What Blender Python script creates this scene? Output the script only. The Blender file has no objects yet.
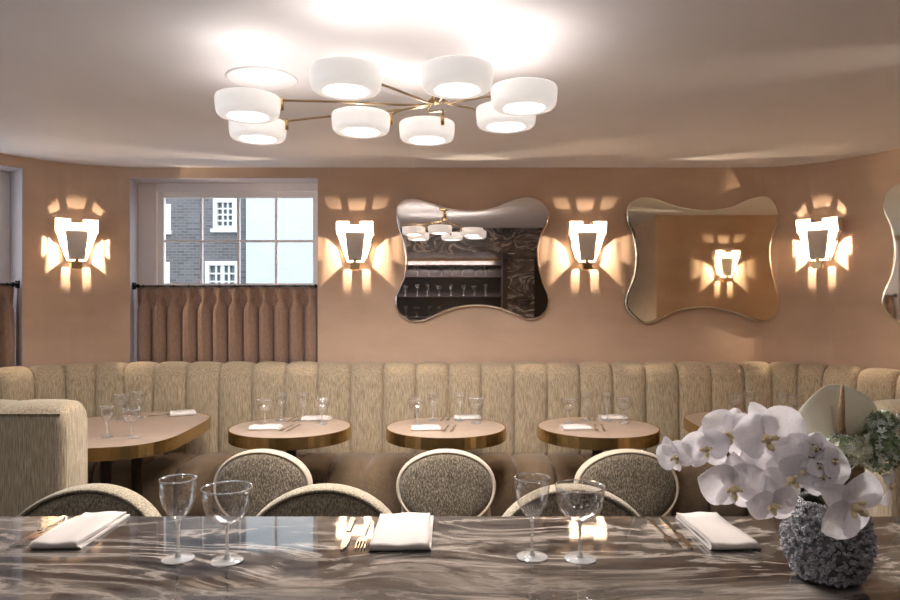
import bpy, math, random
from mathutils import Vector, Matrix, Quaternion
from mathutils.geometry import delaunay_2d_cdt
random.seed(7)
S = bpy.context.scene
COL = S.collection
PI = math.pi
# ------------------------------------------------------------------ camera, world, exposure
F = 680.0; HOR = 305.0; CZ = 1.46
cam_d = bpy.data.cameras.new('camera'); cam = bpy.data.objects.new('camera', cam_d); COL.objects.link(cam)
cam.location = (0, 0, CZ); cam.rotation_euler = (PI/2, 0, 0)
cam_d.sensor_width = 36; cam_d.lens = F/900*36; cam_d.shift_y = (HOR-300)/900; cam_d.clip_start = .05; cam_d.clip_end = 200
S.camera = cam
W = bpy.data.worlds.new('sky'); S.world = W; W.use_nodes = True
W.node_tree.nodes['Background'].inputs[0].default_value = (.86, .93, 1, 1)
W.node_tree.nodes['Background'].inputs[1].default_value = 1.12
vs = S.view_settings; vs.view_transform = 'Standard'; vs.look = 'None'; vs.gamma = 1; vs.use_curve_mapping = False
vs.exposure = 1.6
UP_W = .23; DOWN_W = 4.2; SCONCE_W = 7.6; BAR_FILL_W = 2.3
WARM = (1, .80, .58); LAMP = (1, .92, .86)

def at(px, py, d):      # a point at real distance d from the lens
    return Vector(((px-450)*d/F, d, CZ-(py-HOR)*d/F))
def on(px, py, z):      # a point on a horizontal surface of height z
    d = (CZ-z)*F/(py-HOR)
    return Vector(((px-450)*d/F, d, z))

# ------------------------------------------------------------------ helpers
def mk(name, V, Fc, mat, parent=None, smooth=False, loc=None, world=False):
    me = bpy.data.meshes.new(name)
    me.from_pydata([tuple(v) for v in V], [], Fc); me.update()
    if mat is not None: me.materials.append(mat)
    if smooth:
        me.polygons.foreach_set('use_smooth', [True]*len(me.polygons))
    return link(name, me, parent, loc, world)
def link(name, me, parent=None, loc=None, world=False):
    o = bpy.data.objects.new(name, me); COL.objects.link(o)
    if loc is not None: o.location = loc
    if parent is not None:
        o.parent = parent
        if world: o.matrix_parent_inverse = Matrix.Translation(-Vector(parent.location))
    return o
def tag(o, label=None, cat=None, group=None, kind=None):
    if label: o['label'] = label
    if cat: o['category'] = cat
    if group: o['group'] = group
    if kind: o['kind'] = kind
    return o
def thing(name, loc, label, cat, group=None, rz=0):
    o = bpy.data.objects.new(name, None); COL.objects.link(o); o.empty_display_size = .05
    o.location = loc; o.rotation_euler = (0, 0, rz)
    return tag(o, label, cat, group)
def join(*parts):
    V = []; Fc = []
    for v, f in parts:
        b = len(V); V += list(v); Fc += [tuple(i+b for i in q) for q in f]
    return V, Fc
def box(x0, x1, y0, y1, z0, z1):
    V = [(x, y, z) for z in (z0, z1) for y in (y0, y1) for x in (x0, x1)]
    return V, [(0,2,3,1), (4,5,7,6), (0,1,5,4), (2,6,7,3), (0,4,6,2), (1,3,7,5)]
def lathe(prof, n=32, cx=0, cy=0, sx=1, sy=1, closed=False):
    V = []; Fc = []
    m = len(prof)
    for r, z in prof:
        for i in range(n):
            a = 2*PI*i/n
            V.append((cx+r*sx*math.cos(a), cy+r*sy*math.sin(a), z))
    for j in range(m-1 if not closed else m):
        k = (j+1) % m
        for i in range(n):
            i2 = (i+1) % n
            Fc.append((j*n+i, j*n+i2, k*n+i2, k*n+i))
    if not closed:
        if prof[0][0] > 1e-6: Fc.append(tuple(range(n))[::-1])
        if prof[-1][0] > 1e-6: Fc.append(tuple((m-1)*n+i for i in range(n)))
    return V, Fc
def tube(pts, r, n=8, closed=False):
    pts = [Vector(p) for p in pts]; V = []; Fc = []; m = len(pts)
    up = Vector((0, 0, 1)); prev = None
    for i, p in enumerate(pts):
        if closed: t = pts[(i+1) % m]-pts[i-1]
        else: t = pts[min(i+1, m-1)]-pts[max(i-1, 0)]
        t.normalize()
        if prev is None:
            a = t.cross(up)
            if a.length < .1: a = t.cross(Vector((1, 0, 0)))
        else: a = prev-t*prev.dot(t)
        a.normalize(); prev = a; b = t.cross(a)
        rr = r[i] if isinstance(r, (list, tuple)) else r
        for k in range(n):
            an = 2*PI*k/n
            V.append(p+(a*math.cos(an)+b*math.sin(an))*rr)
    for j in range(m if closed else m-1):
        k = (j+1) % m
        for i in range(n):
            i2 = (i+1) % n
            Fc.append((j*n+i, j*n+i2, k*n+i2, k*n+i))
    if not closed:
        Fc.append(tuple(range(n))[::-1]); Fc.append(tuple((m-1)*n+i for i in range(n)))
    return V, Fc
def prism(poly, z0, z1):
    n = len(poly)
    V = [(x, y, z0) for x, y in poly]+[(x, y, z1) for x, y in poly]
    Fc = [tuple(range(n))[::-1], tuple(range(n, 2*n))]+[(i, (i+1) % n, n+(i+1) % n, n+i) for i in range(n)]
    return V, Fc
def spline(pts, per=6):     # closed Catmull-Rom
    out = []; n = len(pts)
    for i in range(n):
        p0, p1, p2, p3 = [Vector(pts[(i+k-1) % n]) for k in range(4)]
        for j in range(per):
            t = j/per
            out.append(.5*((2*p1)+(p2-p0)*t+(2*p0-5*p1+4*p2-p3)*t*t+(3*p1-p0-3*p2+p3)*t**3))
    return out
def curve(pts, per=8):      # open Catmull-Rom
    pts = [Vector(p) for p in pts]; q = [2*pts[0]-pts[1]]+pts+[2*pts[-1]-pts[-2]]; out = []
    for i in range(1, len(q)-2):
        p0, p1, p2, p3 = q[i-1:i+3]
        for j in range(per):
            t = j/per
            out.append(.5*((2*p1)+(p2-p0)*t+(2*p0-5*p1+4*p2-p3)*t*t+(3*p1-p0-3*p2+p3)*t**3))
    return out+[pts[-1]]
def bevel(o, w, seg=2):
    m = o.modifiers.new('bevel', 'BEVEL'); m.width = w; m.segments = seg; m.limit_method = 'ANGLE'
    return o
def xf(vf, M):
    return [M @ Vector(v) for v in vf[0]], vf[1]

# ------------------------------------------------------------------ materials
class NT:
    def __init__(s, name):
        s.m = bpy.data.materials.new(name); s.m.use_nodes = True
        s.t = s.m.node_tree; s.b = s.t.nodes['Principled BSDF']; s.out = s.t.nodes['Material Output']
    def n(s, typ, **kw):
        x = s.t.nodes.new(typ)
        for k, v in kw.items():
            if k in x.inputs: x.inputs[k].default_value = v
            else: setattr(x, k, v)
        return x
    def l(s, a, b): s.t.links.new(a, b)
    def obj(s, scale=(1, 1, 1)):
        c = s.n('ShaderNodeTexCoord'); m = s.n('ShaderNodeMapping'); m.inputs['Scale'].default_value = scale
        s.l(c.outputs['Object'], m.inputs[0]); return m.outputs[0]
    def noise(s, vec, scale, detail=3, rough=.5, dist=0):
        x = s.n('ShaderNodeTexNoise'); x.inputs['Scale'].default_value = scale; x.inputs['Detail'].default_value = detail
        x.inputs['Roughness'].default_value = rough; x.inputs['Distortion'].default_value = dist
        s.l(vec, x.inputs['Vector']); return x.outputs['Fac']
    def ramp(s, fac, stops):
        r = s.n('ShaderNodeValToRGB'); e = r.color_ramp.elements
        while len(e) < len(stops): e.new(.5)
        for k, (p, c) in enumerate(stops): e[k].position = p; e[k].color = (*c, 1)
        s.l(fac, r.inputs[0]); return r.outputs[0]
    def bump(s, h, strength=.3, dist=.01):
        b = s.n('ShaderNodeBump'); b.inputs['Strength'].default_value = strength; b.inputs['Distance'].default_value = dist
        s.l(h, b.inputs['Height']); s.l(b.outputs[0], s.b.inputs['Normal'])
    def set(s, **kw):
        for k, v in kw.items():
            k = k.replace('_', ' ')
            s.b.inputs[k].default_value = (*v, 1) if isinstance(v, tuple) and len(v) == 3 else v
        return s
def plain(name, col, rough=.5, metal=0, vary=.0, scale=30, bump=0, spec=.5):
    n = NT(name); n.set(Base_Color=col, Roughness=rough, Metallic=metal); n.b.inputs['Specular IOR Level'].default_value = spec
    v = n.obj(); f = n.noise(v, scale, 4)
    if vary:
        n.l(n.ramp(f, [(.3, tuple(c*(1-vary) for c in col)), (.7, tuple(min(1, c*(1+vary)) for c in col))]), n.b.inputs['Base Color'])
    if bump: n.bump(f, bump, .004)
    return n.m
def fabric(name, dark, mid, light, sx=170, sz=14, bump=.5, fine=420):
    n = NT(name); n.set(Roughness=.95); n.b.inputs['Specular IOR Level'].default_value = .15
    n.b.inputs['Sheen Weight'].default_value = .25
    a = n.noise(n.obj((1, 1, sz/sx)), sx, 3, .6); b = n.noise(n.obj(), fine, 2, .6)
    m = n.n('ShaderNodeMix'); m.data_type = 'FLOAT'; m.inputs[0].default_value = .35; n.l(a, m.inputs[2]); n.l(b, m.inputs[3])
    n.l(n.ramp(m.outputs[0], [(.36, dark), (.49, mid), (.62, light)]), n.b.inputs['Base Color'])
    n.bump(m.outputs[0], bump, .006)
    return n.m
def emit(name, col, strength, base=(.9, .88, .85)):
    n = NT(name); n.set(Base_Color=base, Roughness=.35, Emission_Color=col, Emission_Strength=strength)
    f = n.noise(n.obj(), 6, 2); n.l(n.ramp(f, [(0, tuple(c*.97 for c in base)), (1, base)]), n.b.inputs['Base Color'])
    return n.m
def clear_glass(name, tint=(1, 1, 1), edge=.55, base=.06):
    n = NT(name)
    tr = n.n('ShaderNodeBsdfTransparent'); tr.inputs[0].default_value = (*tint, 1)
    gl = n.n('ShaderNodeBsdfGlossy'); gl.inputs['Roughness'].default_value = .04
    lw = n.n('ShaderNodeLayerWeight'); lw.inputs[0].default_value = .3
    pw = n.n('ShaderNodeMath'); pw.operation = 'POWER'; pw.inputs[1].default_value = 2.5
    mu = n.n('ShaderNodeMath'); mu.operation = 'MULTIPLY_ADD'; mu.inputs[1].default_value = edge; mu.inputs[2].default_value = base
    m1 = n.n('ShaderNodeMixShader')
    n.l(lw.outputs['Facing'], pw.inputs[0]); n.l(pw.outputs[0], mu.inputs[0]); n.l(mu.outputs[0], m1.inputs[0])
    n.l(tr.outputs[0], m1.inputs[1]); n.l(gl.outputs[0], m1.inputs[2]); n.l(m1.outputs[0], n.out.inputs[0])
    return n.m
def marble(name, base, line, light, scale=1.0, rough=.045, stretch=(.62, 1.35, 1), warp=.55, bands=7.0):
    """soft clouds of stone crossed by contour-like flow lines"""
    n = NT(name); n.set(Roughness=rough); n.b.inputs['IOR'].default_value = 2.1
    v = n.obj(stretch)
    big = n.n('ShaderNodeTexNoise'); big.inputs['Scale'].default_value = 1.7*scale; big.inputs['Detail'].default_value = 2; n.l(v, big.inputs['Vector'])
    add = n.n('ShaderNodeVectorMath'); add.operation = 'MULTIPLY_ADD'; add.inputs[1].default_value = (warp, warp*.7, warp)
    n.l(big.outputs['Color'], add.inputs[0]); n.l(v, add.inputs[2])
    cloud = n.ramp(n.noise(add.outputs[0], 2.3*scale, 8, .6, .8), base)
    f = n.noise(add.outputs[0], 1.9*scale, 9, .6, 1.9)
    mu = n.n('ShaderNodeMath'); mu.operation = 'MULTIPLY'; mu.inputs[1].default_value = bands; n.l(f, mu.inputs[0])
    pp = n.n('ShaderNodeMath'); pp.operation = 'PINGPONG'; pp.inputs[1].default_value = .5; n.l(mu.outputs[0], pp.inputs[0])
    dark = n.ramp(pp.outputs[0], [(.0, (1, 1, 1)), (.10, (.55, .55, .55)), (.24, (0, 0, 0))])
    lite = n.ramp(pp.outputs[0], [(.34, (0, 0, 0)), (.46, (.7, .7, .7)), (.5, (1, 1, 1))])
    mask = n.ramp(n.noise(add.outputs[0], 3.1*scale, 3, .5, .4), [(.34, (.2, .2, .2)), (.55, (1, 1, 1))])
    cur = cloud
    for fac, colr in ((dark, line), (lite, light)):
        k = n.n('ShaderNodeMath'); k.operation = 'MULTIPLY'; n.l(fac, k.inputs[0]); n.l(mask, k.inputs[1])
        m = n.n('ShaderNodeMix'); m.data_type = 'RGBA'; n.l(k.outputs[0], m.inputs[0]); n.l(cur, m.inputs[6]); m.inputs[7].default_value = (*colr, 1)
        cur = m.outputs[2]
    n.l(cur, n.b.inputs['Base Color'])
    return n.m

M = {}
n = NT('plaster'); n.set(Roughness=.6)
pv = n.obj(); f1 = n.noise(n.obj((1, 1, 2.2)), 2.2, 6, .6); f2 = n.noise(pv, 60, 3)
n.l(n.ramp(f1, [(.3, (.54, .375, .265)), (.5, (.60, .425, .305)), (.72, (.65, .475, .345))]), n.b.inputs['Base Color']); n.bump(f2, .06, .003)
M['plaster'] = n.m
M['ceiling'] = plain('ceiling_paint', (.88, .87, .90), .7, vary=.02, scale=3)
M['reveal'] = plain('reveal_paint', (.58, .52, .54), .6, vary=.03, scale=5)
M['white'] = plain('white_paint', (.93, .89, .89), .4, vary=.02, scale=8)
M['outwhite'] = plain('white_gloss_paint', (.66, .68, .68), .5, vary=.03, scale=8)
M['floor'] = plain('dark_floor', (.07, .05, .04), .4, vary=.2, scale=9)
M['beige'] = fabric('beige_boucle', (.24, .18, .115), (.46, .37, .25), (.64, .54, .40), sx=250, sz=15)
M['booth'] = fabric('beige_boucle_shaded', (.16, .12, .078), (.30, .24, .16), (.46, .385, .28), sx=250, sz=15)  # banquette boucle darkened; weaker light on the booths put into the colour
M['brown'] = fabric('brown_seat_cloth', (.14, .095, .06), (.21, .145, .09), (.28, .20, .13), sx=260, sz=120, bump=.25)
M['tweed'] = fabric('olive_tweed', (.036, .028, .019), (.095, .077, .053), (.32, .27, .205), sx=240, sz=80, bump=.8)
M['tweed_lit'] = fabric('stool_tweed', (.10, .083, .058), (.26, .215, .15), (.50, .44, .34), sx=240, sz=80, bump=.8)  # lighter copy of the chair tweed; front light put into the stool colour
M['piping'] = fabric('cream_band', (.34, .275, .205), (.48, .40, .31), (.60, .52, .42), sx=300, sz=200, bump=.3)
M['curtain'] = fabric('rose_brown_linen', (.27, .165, .12), (.36, .235, .175), (.43, .29, .22), sx=320, sz=40, bump=.2)
M['brass'] = plain('brushed_brass', (.66, .46, .20), .26, 1, vary=.08, scale=40)
M['bronze'] = plain('aged_brass', (.48, .33, .17), .3, 1, vary=.08, scale=40)
M['armbrass'] = plain('dull_brass', (.34, .25, .15), .32, 1, vary=.08, scale=40)
M['black'] = plain('black_metal', (.02, .02, .022), .4, .6, vary=.1)
M['darkmetal'] = plain('dark_bronze', (.055, .04, .03), .4, .5, vary=.15)
M['steel'] = plain('polished_steel', (.72, .69, .66), .16, 1, vary=.04)
M['veneer'] = plain('pale_veneer', (.46, .355, .28), .38, vary=.07, scale=14)
M['linen'] = plain('napkin_linen', (.46, .42, .40), .9, vary=.03, scale=200, bump=.15)
M['whitelinen'] = plain('white_napkin', (.78, .74, .71), .9, vary=.03, scale=200, bump=.15)
M['sconce'] = plain('ivory_metal', (.66, .60, .54), .45, vary=.02)
M['opal'] = emit('opal_glass', (1, .93, .88), .19)
M['diffuser'] = emit('lit_diffuser', (1, .93, .84), .55)
M['glass'] = clear_glass('drinking_glass', edge=.8, base=.12)
M['pane'] = clear_glass('window_glass', (.97, .985, 1), .3, .03)
n = NT('solid_glass'); n.set(Roughness=.03); n.b.inputs['Transmission Weight'].default_value = .78; n.b.inputs['IOR'].default_value = 1.45
n.l(n.ramp(n.noise(n.obj(), 20, 2), [(0, (.93, .93, .93)), (1, (.98, .98, .98))]), n.b.inputs['Base Color']); M['rimglass'] = n.m
M['marble'] = marble('counter_marble', [(.30, (.012, .011, .011)), (.43, (.045, .038, .035)), (.52, (.095, .082, .072)), (.60, (.17, .148, .13)), (.70, (.28, .245, .215))], (.008, .007, .007), (.36, .32, .285), bands=6.5)
M['barmarble'] = marble('veined_marble', [(.3, (.04, .036, .038)), (.5, (.10, .09, .085)), (.66, (.22, .19, .16))], (.02, .018, .02), (.72, .68, .62), 1.5, .2, bands=5)
M['darkwood'] = plain('dark_joinery', (.03, .024, .024), .3, vary=.2)
n = NT('smoked_mirror'); n.set(Metallic=1.0, Roughness=.015)
n.l(n.ramp(n.noise(n.obj(), 3, 3), [(.3, (.74, .69, .66)), (.7, (.80, .75, .72))]), n.b.inputs['Base Color']); M['mirror_smoke'] = n.m
n = NT('bronze_mirror'); n.set(Metallic=1.0, Roughness=.03)
n.l(n.ramp(n.noise(n.obj(), 3, 3), [(.3, (.84, .82, .70)), (.7, (.89, .87, .75))]), n.b.inputs['Base Color']); M['mirror_bronze'] = n.m
def brick(name, c1, c2, mortar):
    n = NT(name); n.set(Roughness=.9)
    c = n.n('ShaderNodeTexCoord'); sp = n.n('ShaderNodeSeparateXYZ'); cb = n.n('ShaderNodeCombineXYZ')
    n.l(c.outputs['Object'], sp.inputs[0]); n.l(sp.outputs[0], cb.inputs[0]); n.l(sp.outputs[2], cb.inputs[1])
    b = n.n('ShaderNodeTexBrick'); b.inputs['Color1'].default_value = (*c1, 1); b.inputs['Color2'].default_value = (*c2, 1); b.inputs['Mortar'].default_value = (*mortar, 1)
    b.inputs['Scale'].default_value = 1; b.inputs['Brick Width'].default_value = .30; b.inputs['Row Height'].default_value = .105; b.inputs['Mortar Size'].default_value = .012
    n.l(cb.outputs[0], b.inputs['Vector']); n.l(b.outputs['Color'], n.b.inputs['Base Color']); n.bump(b.outputs['Fac'], -.3, .01)
    return n.m
M['brick_dark'] = brick('sooty_brick', (.085, .08, .082), (.145, .135, .138), (.18, .172, .174))
M['brick_white'] = brick('painted_brick', (.50, .52, .52), (.54, .55, .55), (.47, .49, .49))
M['darkglass'] = plain('dark_window_glass', (.12, .13, .14), .15, vary=.3, scale=2)
n = NT('orchid_white')
rc = n.ramp(n.noise(n.obj(), 14, 3), [(.3, (.86, .82, .87)), (.7, (.95, .93, .95))])
d1 = n.n('ShaderNodeBsdfDiffuse'); d2 = n.n('ShaderNodeBsdfTranslucent'); mx = n.n('ShaderNodeMixShader'); mx.inputs[0].default_value = .42
n.l(rc, d1.inputs[0]); n.l(rc, d2.inputs[0]); n.l(d1.outputs[0], mx.inputs[1]); n.l(d2.outputs[0], mx.inputs[2]); n.l(mx.outputs[0], n.out.inputs[0]); M['petal'] = n.m
M['lip'] = plain('orchid_lip', (.80, .68, .42), .5, vary=.2, scale=80)
M['lip_dark'] = plain('orchid_speck', (.16, .07, .10), .5, vary=.2, scale=80)
M['stem'] = plain('flower_stem', (.10, .13, .05), .5, vary=.2)
M['leafgreen'] = plain('green_floret', (.20, .27, .14), .7, vary=.45, scale=40)
M['creamgreen'] = plain('cream_floret', (.58, .60, .42), .7, vary=.2, scale=60)
M['whitegreen'] = plain('white_floret', (.70, .74, .66), .7, vary=.15, scale=60)
n = NT('spathe'); n.set(Roughness=.4)
n.l(n.ramp(n.noise(n.obj((1, 1, .4)), 16, 4), [(.3, (.72, .65, .48)), (.6, (.82, .76, .60)), (.8, (.88, .83, .70))]), n.b.inputs['Base Color']); M['spathe'] = n.m
M['spadix'] = plain('spadix', (.48, .30, .18), .7, vary=.2, scale=200, bump=.5)
M['vase'] = plain('barnacle_glaze', (.10, .10, .105), .5, vary=.5, scale=55, bump=.6)
M['barnacle'] = plain('barnacle_cups', (.34, .335, .36), .5, vary=.4, scale=120)

# ------------------------------------------------------------------ room shell
CH = 2.44; YW = 4.85; RL, RR = .9, .6; TH = math.radians(58); XL = -2.12; XR = 2.12
def path(s):
    if XL <= s <= XR: return Vector((s, YW)), Vector((0, -1))
    sg, x0, e = (-1, XL, XL-s) if s < XL else (1, XR, s-XR)
    RA = RL if sg < 0 else RR
    a = min(e/RA, TH); ex = max(0, e-RA*TH)
    p = Vector((x0+sg*(RA*math.sin(a)+ex*math.cos(a)), YW-RA*(1-math.cos(a))-ex*math.sin(a)))
    return p, Vector((-sg*math.sin(a), -math.cos(a)))
AL = RL*TH; AR = RR*TH
def ssamp(a, b):
    ks = {a, b}
    for k in (XL-AL, XL, XR, XR+AR):
        if a < k < b: ks.add(k)
    for i in range(1, 12):
        for k in (XL-AL*i/12, XR+AR*i/12):
            if a < k < b: ks.add(k)
    return sorted(ks)
def strip(a, b, z0, z1, v0=0., v1=-.26):
    V = []; Fc = []; ss = ssamp(a, b)
    for s in ss:
        p, nn = path(s)
        for v, z in ((v0, z0), (v1, z0), (v1, z1), (v0, z1)):
            q = p+nn*v; V.append((q.x, q.y, z))
    for i in range(len(ss)-1):
        for k in range(4):
            Fc.append((i*4+k, i*4+(k+1) % 4, i*4+4+(k+1) % 4, i*4+4+k))
    Fc.append((0, 3, 2, 1)); e = (len(ss)-1)*4; Fc.append((e, e+1, e+2, e+3))
    return V, Fc
O1 = (-2.282, -.941); O2 = (XL-RL*math.radians(52)-1.3, XL-RL*math.radians(52)); ZT = 2.368; ZS = .93
SL = XL-AL-1.95; SR = XR+AR+1.9
parts = [strip(SL, O2[0], 0, CH), strip(O2[1], O1[0], 0, CH), strip(O1[1], SR, 0, CH)]
for a, b in (O1, O2): parts += [strip(a, b, 0, ZS), strip(a, b, ZT, CH)]
tag(mk('wall_back', *join(*parts), M['plaster']), 'tan polished plaster wall curving at both corners', kind='structure')
pl, _ = path(SL); pr, _ = path(SR)
BX = 2.25; YB = -.85
WY = (.5, 2.5, .95, 2.34)
tag(mk('wall_left', *join(box(pl.x-.25, pl.x, YB-.2, WY[0], 0, CH), box(pl.x-.25, pl.x, WY[1], pl.y+.05, 0, CH), box(pl.x-.25, pl.x, WY[0], WY[1], 0, WY[2]), box(pl.x-.25, pl.x, WY[0], WY[1], WY[3], CH)), M['plaster']), 'tan plaster side wall by the booth', kind='structure')
tag(mk('wall_right', *box(pr.x, pr.x+.25, 2.2, pr.y+.05, 0, CH), M['plaster']), 'tan plaster side wall by the mirror', kind='structure')
tag(mk('wall_front', *box(BX, pr.x+.25, 1.95, 2.2, 0, CH), M['plaster']), 'tan plaster return wall facing the mirrors', kind='structure')
tag(mk('wall_bar_end', *box(BX, BX+.2, YB-.2, 1.95, 0, CH), M['plaster']), 'plaster wall at the end of the bar', kind='structure')
tag(mk('wall_bar', *box(pl.x, BX, YB-.2, YB, 0, CH), M['darkwood']), 'dark wall behind the bar', kind='structure')
tag(mk('floor', *box(pl.x-.2, pr.x+.3, YB-.2, 5.1, -.1, 0), M['floor']), 'dark floor', kind='structure')
tag(mk('ceiling', *box(pl.x-.2, pr.x+.3, YB-.2, 5.1, CH, CH+.15), M['ceiling']), 'pale painted ceiling', kind='structure')
tag(mk('trim_1', *box(pl.x, BX, YB, 1.0, 2.13, CH), M['barmarble']), 'veined marble bulkhead above the bar', kind='structure')
# painted linings of the two window recesses
def lining(name, a, b):
    V, Fc = join(strip(a, a+.004, ZS, ZT, -.004, -.255), strip(b-.004, b, ZS, ZT, -.004, -.255), strip(a, b, ZT-.004, ZT, -.004, -.255))
    tag(mk(name, V, Fc, M['reveal']), 'grey painted lining of a window recess', kind='structure')
lining('trim_2', *O1); lining('trim_3', *O2)

def window(name, label, s0, s1, us, zs):
    """us / zs: pane edges; a local frame u along the wall, w outward, at .2 inside the recess"""
    p, nn = path((s0+s1)/2); 
    ang = math.atan2(-nn.x, nn.y)+PI
    Mx = Matrix.Translation((p.x, p.y, 0)) @ Matrix.Rotation(math.atan2(-nn.y, -nn.x)-PI/2, 4, 'Z')
    h = (s1-s0)/2; Y = .20
    u0, u1, z0, z1 = us[0], us[-1], zs[0], zs[-1]
    fr = join(box(-h-.07, u0-.045, Y, Y+.05, ZS, ZT), box(u1+.03, h+.07, Y, Y+.05, ZS, ZT), box(u0-.045, u1+.03, Y, Y+.05, z1+.045, ZT), box(u0-.045, u1+.03, Y, Y+.05, ZS, z0-.03))
    w = bevel(mk(name, *xf(fr, Mx), M['white']), .004); tag(w, label, kind='structure')
    sash = join(box(u0-.045, u0, Y+.015, Y+.055, z0-.03, z1+.045), box(u1, u1+.03, Y+.015, Y+.055, z0-.03, z1+.045),
                box(u0, u1, Y+.015, Y+.055, z1, z1+.045), box(u0, u1, Y+.015, Y+.055, z0-.03, z0))
    bevel(mk('sash', *xf(sash, Mx), M['white'], w), .003)
    for u in us[1:-1]: mk('muntin', *xf(box(u-.008, u+.008, Y+.02, Y+.05, z0, z1), Mx), M['white'], w)
    for z in zs[1:-1]: mk('muntin', *xf(box(u0, u1, Y+.022, Y+.048, z-.008, z+.008), Mx), M['white'], w)
    for i in range(len(us)-1):
        for j in range(len(zs)-1):
            mk('pane', *xf(box(us[i], us[i+1], Y+.033, Y+.037, zs[j], zs[j+1]), Mx), M['pane'], w)
    mk('window_sill', *xf(box(-h+.005, h-.005, .02, Y, ZS, ZS+.025), Mx), M['white'], w)
    L = bpy.data.lights.new('daylight_portal', 'AREA'); L.shape = 'RECTANGLE'; L.size = u1-u0+.1; L.size_y = z1-z0+.1; L.cycles.is_portal = True
    lo = bpy.data.objects.new('daylight_portal', L); COL.objects.link(lo)
    lo.matrix_world = Mx @ Matrix.Translation(((u0+u1)/2, .30, (z0+z1)/2)) @ Matrix.Rotation(-PI/2, 4, 'X')
    return w
c = (O1[0]+O1[1])/2; ZP = [.97, 1.29, 1.613, 1.937, 2.26]
window('window_1', 'white sash window with eight visible panes above the cafe curtain', *O1, [x-c for x in (-2.132, -1.857, -1.578, -1.298, -1.021)], ZP)
window('window_2', 'white window frame in the recess at the curved corner', *O2, [-.50, -.26, 0, .26, .50], ZP)

def side_window():  # unseen window added to bring daylight in from the left
    y0, y1, z0, z1 = WY; x = pl.x-.2
    w = tag(mk('window_3', *join(box(x, x+.05, y0, y0+.07, z0, z1), box(x, x+.05, y1-.07, y1, z0, z1), box(x, x+.05, y0+.07, y1-.07, z0, z0+.07), box(x, x+.05, y0+.07, y1-.07, z1-.07, z1)), M['white']), 'added white side window, out of view, for extra daylight', kind='structure')
    for i in range(1, 5): y = y0+.07+(y1-y0-.14)*i/5; mk('muntin', *box(x+.01, x+.04, y-.009, y+.009, z0+.07, z1-.07), M['white'], w)
    for i in range(1, 4): z = z0+.07+(z1-z0-.14)*i/4; mk('muntin', *box(x+.012, x+.038, y0+.07, y1-.07, z-.009, z+.009), M['white'], w)
    mk('pane', *box(x+.023, x+.027, y0+.07, y1-.07, z0+.07, z1-.07), M['pane'], w)
    L = bpy.data.lights.new('daylight_portal', 'AREA'); L.shape = 'RECTANGLE'; L.size = y1-y0; L.size_y = z1-z0; L.cycles.is_portal = True
    lo = bpy.data.objects.new('daylight_portal', L); COL.objects.link(lo)
    lo.matrix_world = Matrix.Translation((x-.03, (y0+y1)/2, (z0+z1)/2)) @ Matrix.Rotation(PI/2, 4, 'Z') @ Matrix.Rotation(-PI/2, 4, 'X')
side_window()
# ------------------------------------------------------------------ outside: two buildings across the street
YO = 25.0
def ox(px, d=YO): return (px-450)*d/F
def oz(py, d=YO): return CZ-(py-HOR)*d/F
tag(mk('street_ground', *box(-60, 40, 5.2, 60, -1.2, -1.0), plain('asphalt', (.2, .2, .2), .9, vary=.1)), 'grey street outside the window', kind='structure')
bt = thing('brick_townhouse', (ox(200), YO, -1), 'sooty dark brick townhouse with white sash windows outside', 'building')
def facade(parent, x0, x1, d, z1, mat, holes):
    xs = sorted({x0, x1, *[h[0] for h in holes], *[h[1] for h in holes]}); zs = sorted({-1, z1, *[h[2] for h in holes], *[h[3] for h in holes]})
    ps = []
    for i in range(len(xs)-1):
        for j in range(len(zs)-1):
            cx = (xs[i]+xs[i+1])/2; cz = (zs[j]+zs[j+1])/2
            if not any(h[0] < cx < h[1] and h[2] < cz < h[3] for h in holes): ps.append(box(xs[i], xs[i+1], d, d+.4, zs[j], zs[j+1]))
    mk('wall', *join(*ps), mat, parent, world=True)
H = [(ox(215), ox(235), oz(229), oz(200)), (ox(207), ox(237.5), oz(292), oz(263)), (ox(152), ox(169), oz(231), oz(206)), (ox(152), ox(168), oz(292), oz(264))]
facade(bt, -22, ox(245), YO, 14, M['brick_dark'], H)
for k, (x0, x1, z0, z1) in enumerate(H):
    t = .09
    fr = join(box(x0, x0+t, YO-.05, YO+.2, z0, z1), box(x1-t, x1, YO-.05, YO+.2, z0, z1), box(x0+t, x1-t, YO-.05, YO+.2, z1-t, z1), box(x0+t, x1-t, YO-.05, YO+.2, z0, z0+t*1.3))
    w = mk('window', *fr, M['outwhite'], bt, world=True)
    cols = 4 if x1-x0 > .9 else 3; rows = 4 if cols == 3 else 3
    for i in range(1, cols):
        u = x0+t+(x1-x0-2*t)*i/cols
        ww = .07 if (cols == 4 and i == 2) else .028
        mk('glazing_bar', *box(u-ww, u+ww, YO+.02, YO+.14, z0+t, z1-t), M['outwhite'], w)
    for j in range(1, rows):
        z = z0+t+(z1-z0-2*t)*j/rows
        mk('glazing_bar', *box(x0+t, x1-t, YO+.03, YO+.13, z-.028, z+.028), M['outwhite'], w)
    mk('pane', *box(x0+t, x1-t, YO+.16, YO+.18, z0+t, z1-t), M['darkglass'], w)
    mk('sill', *box(x0-.12, x1+.12, YO-.15, YO+.1, z0-.13, z0), M['outwhite'], w)
    mk('surround', *join(box(x0-.07, x0, YO-.02, YO+.1, z0, z1+.07), box(x1, x1+.07, YO-.02, YO+.1, z0, z1+.07), box(x0, x1, YO-.02, YO+.1, z1, z1+.07)), M['outwhite'], w)
wb = thing('painted_brick_building', (-4, YO-.3, -1), 'white painted brick building outside the window', 'building')
facade(wb, ox(246, YO-.3), 12, YO-.3, 14, M['brick_white'], [(6, 7, 3, 5)])
mk('window', *box(6, 7, YO-.2, YO-.1, 3, 5), M['darkglass'], wb, world=True)

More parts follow.
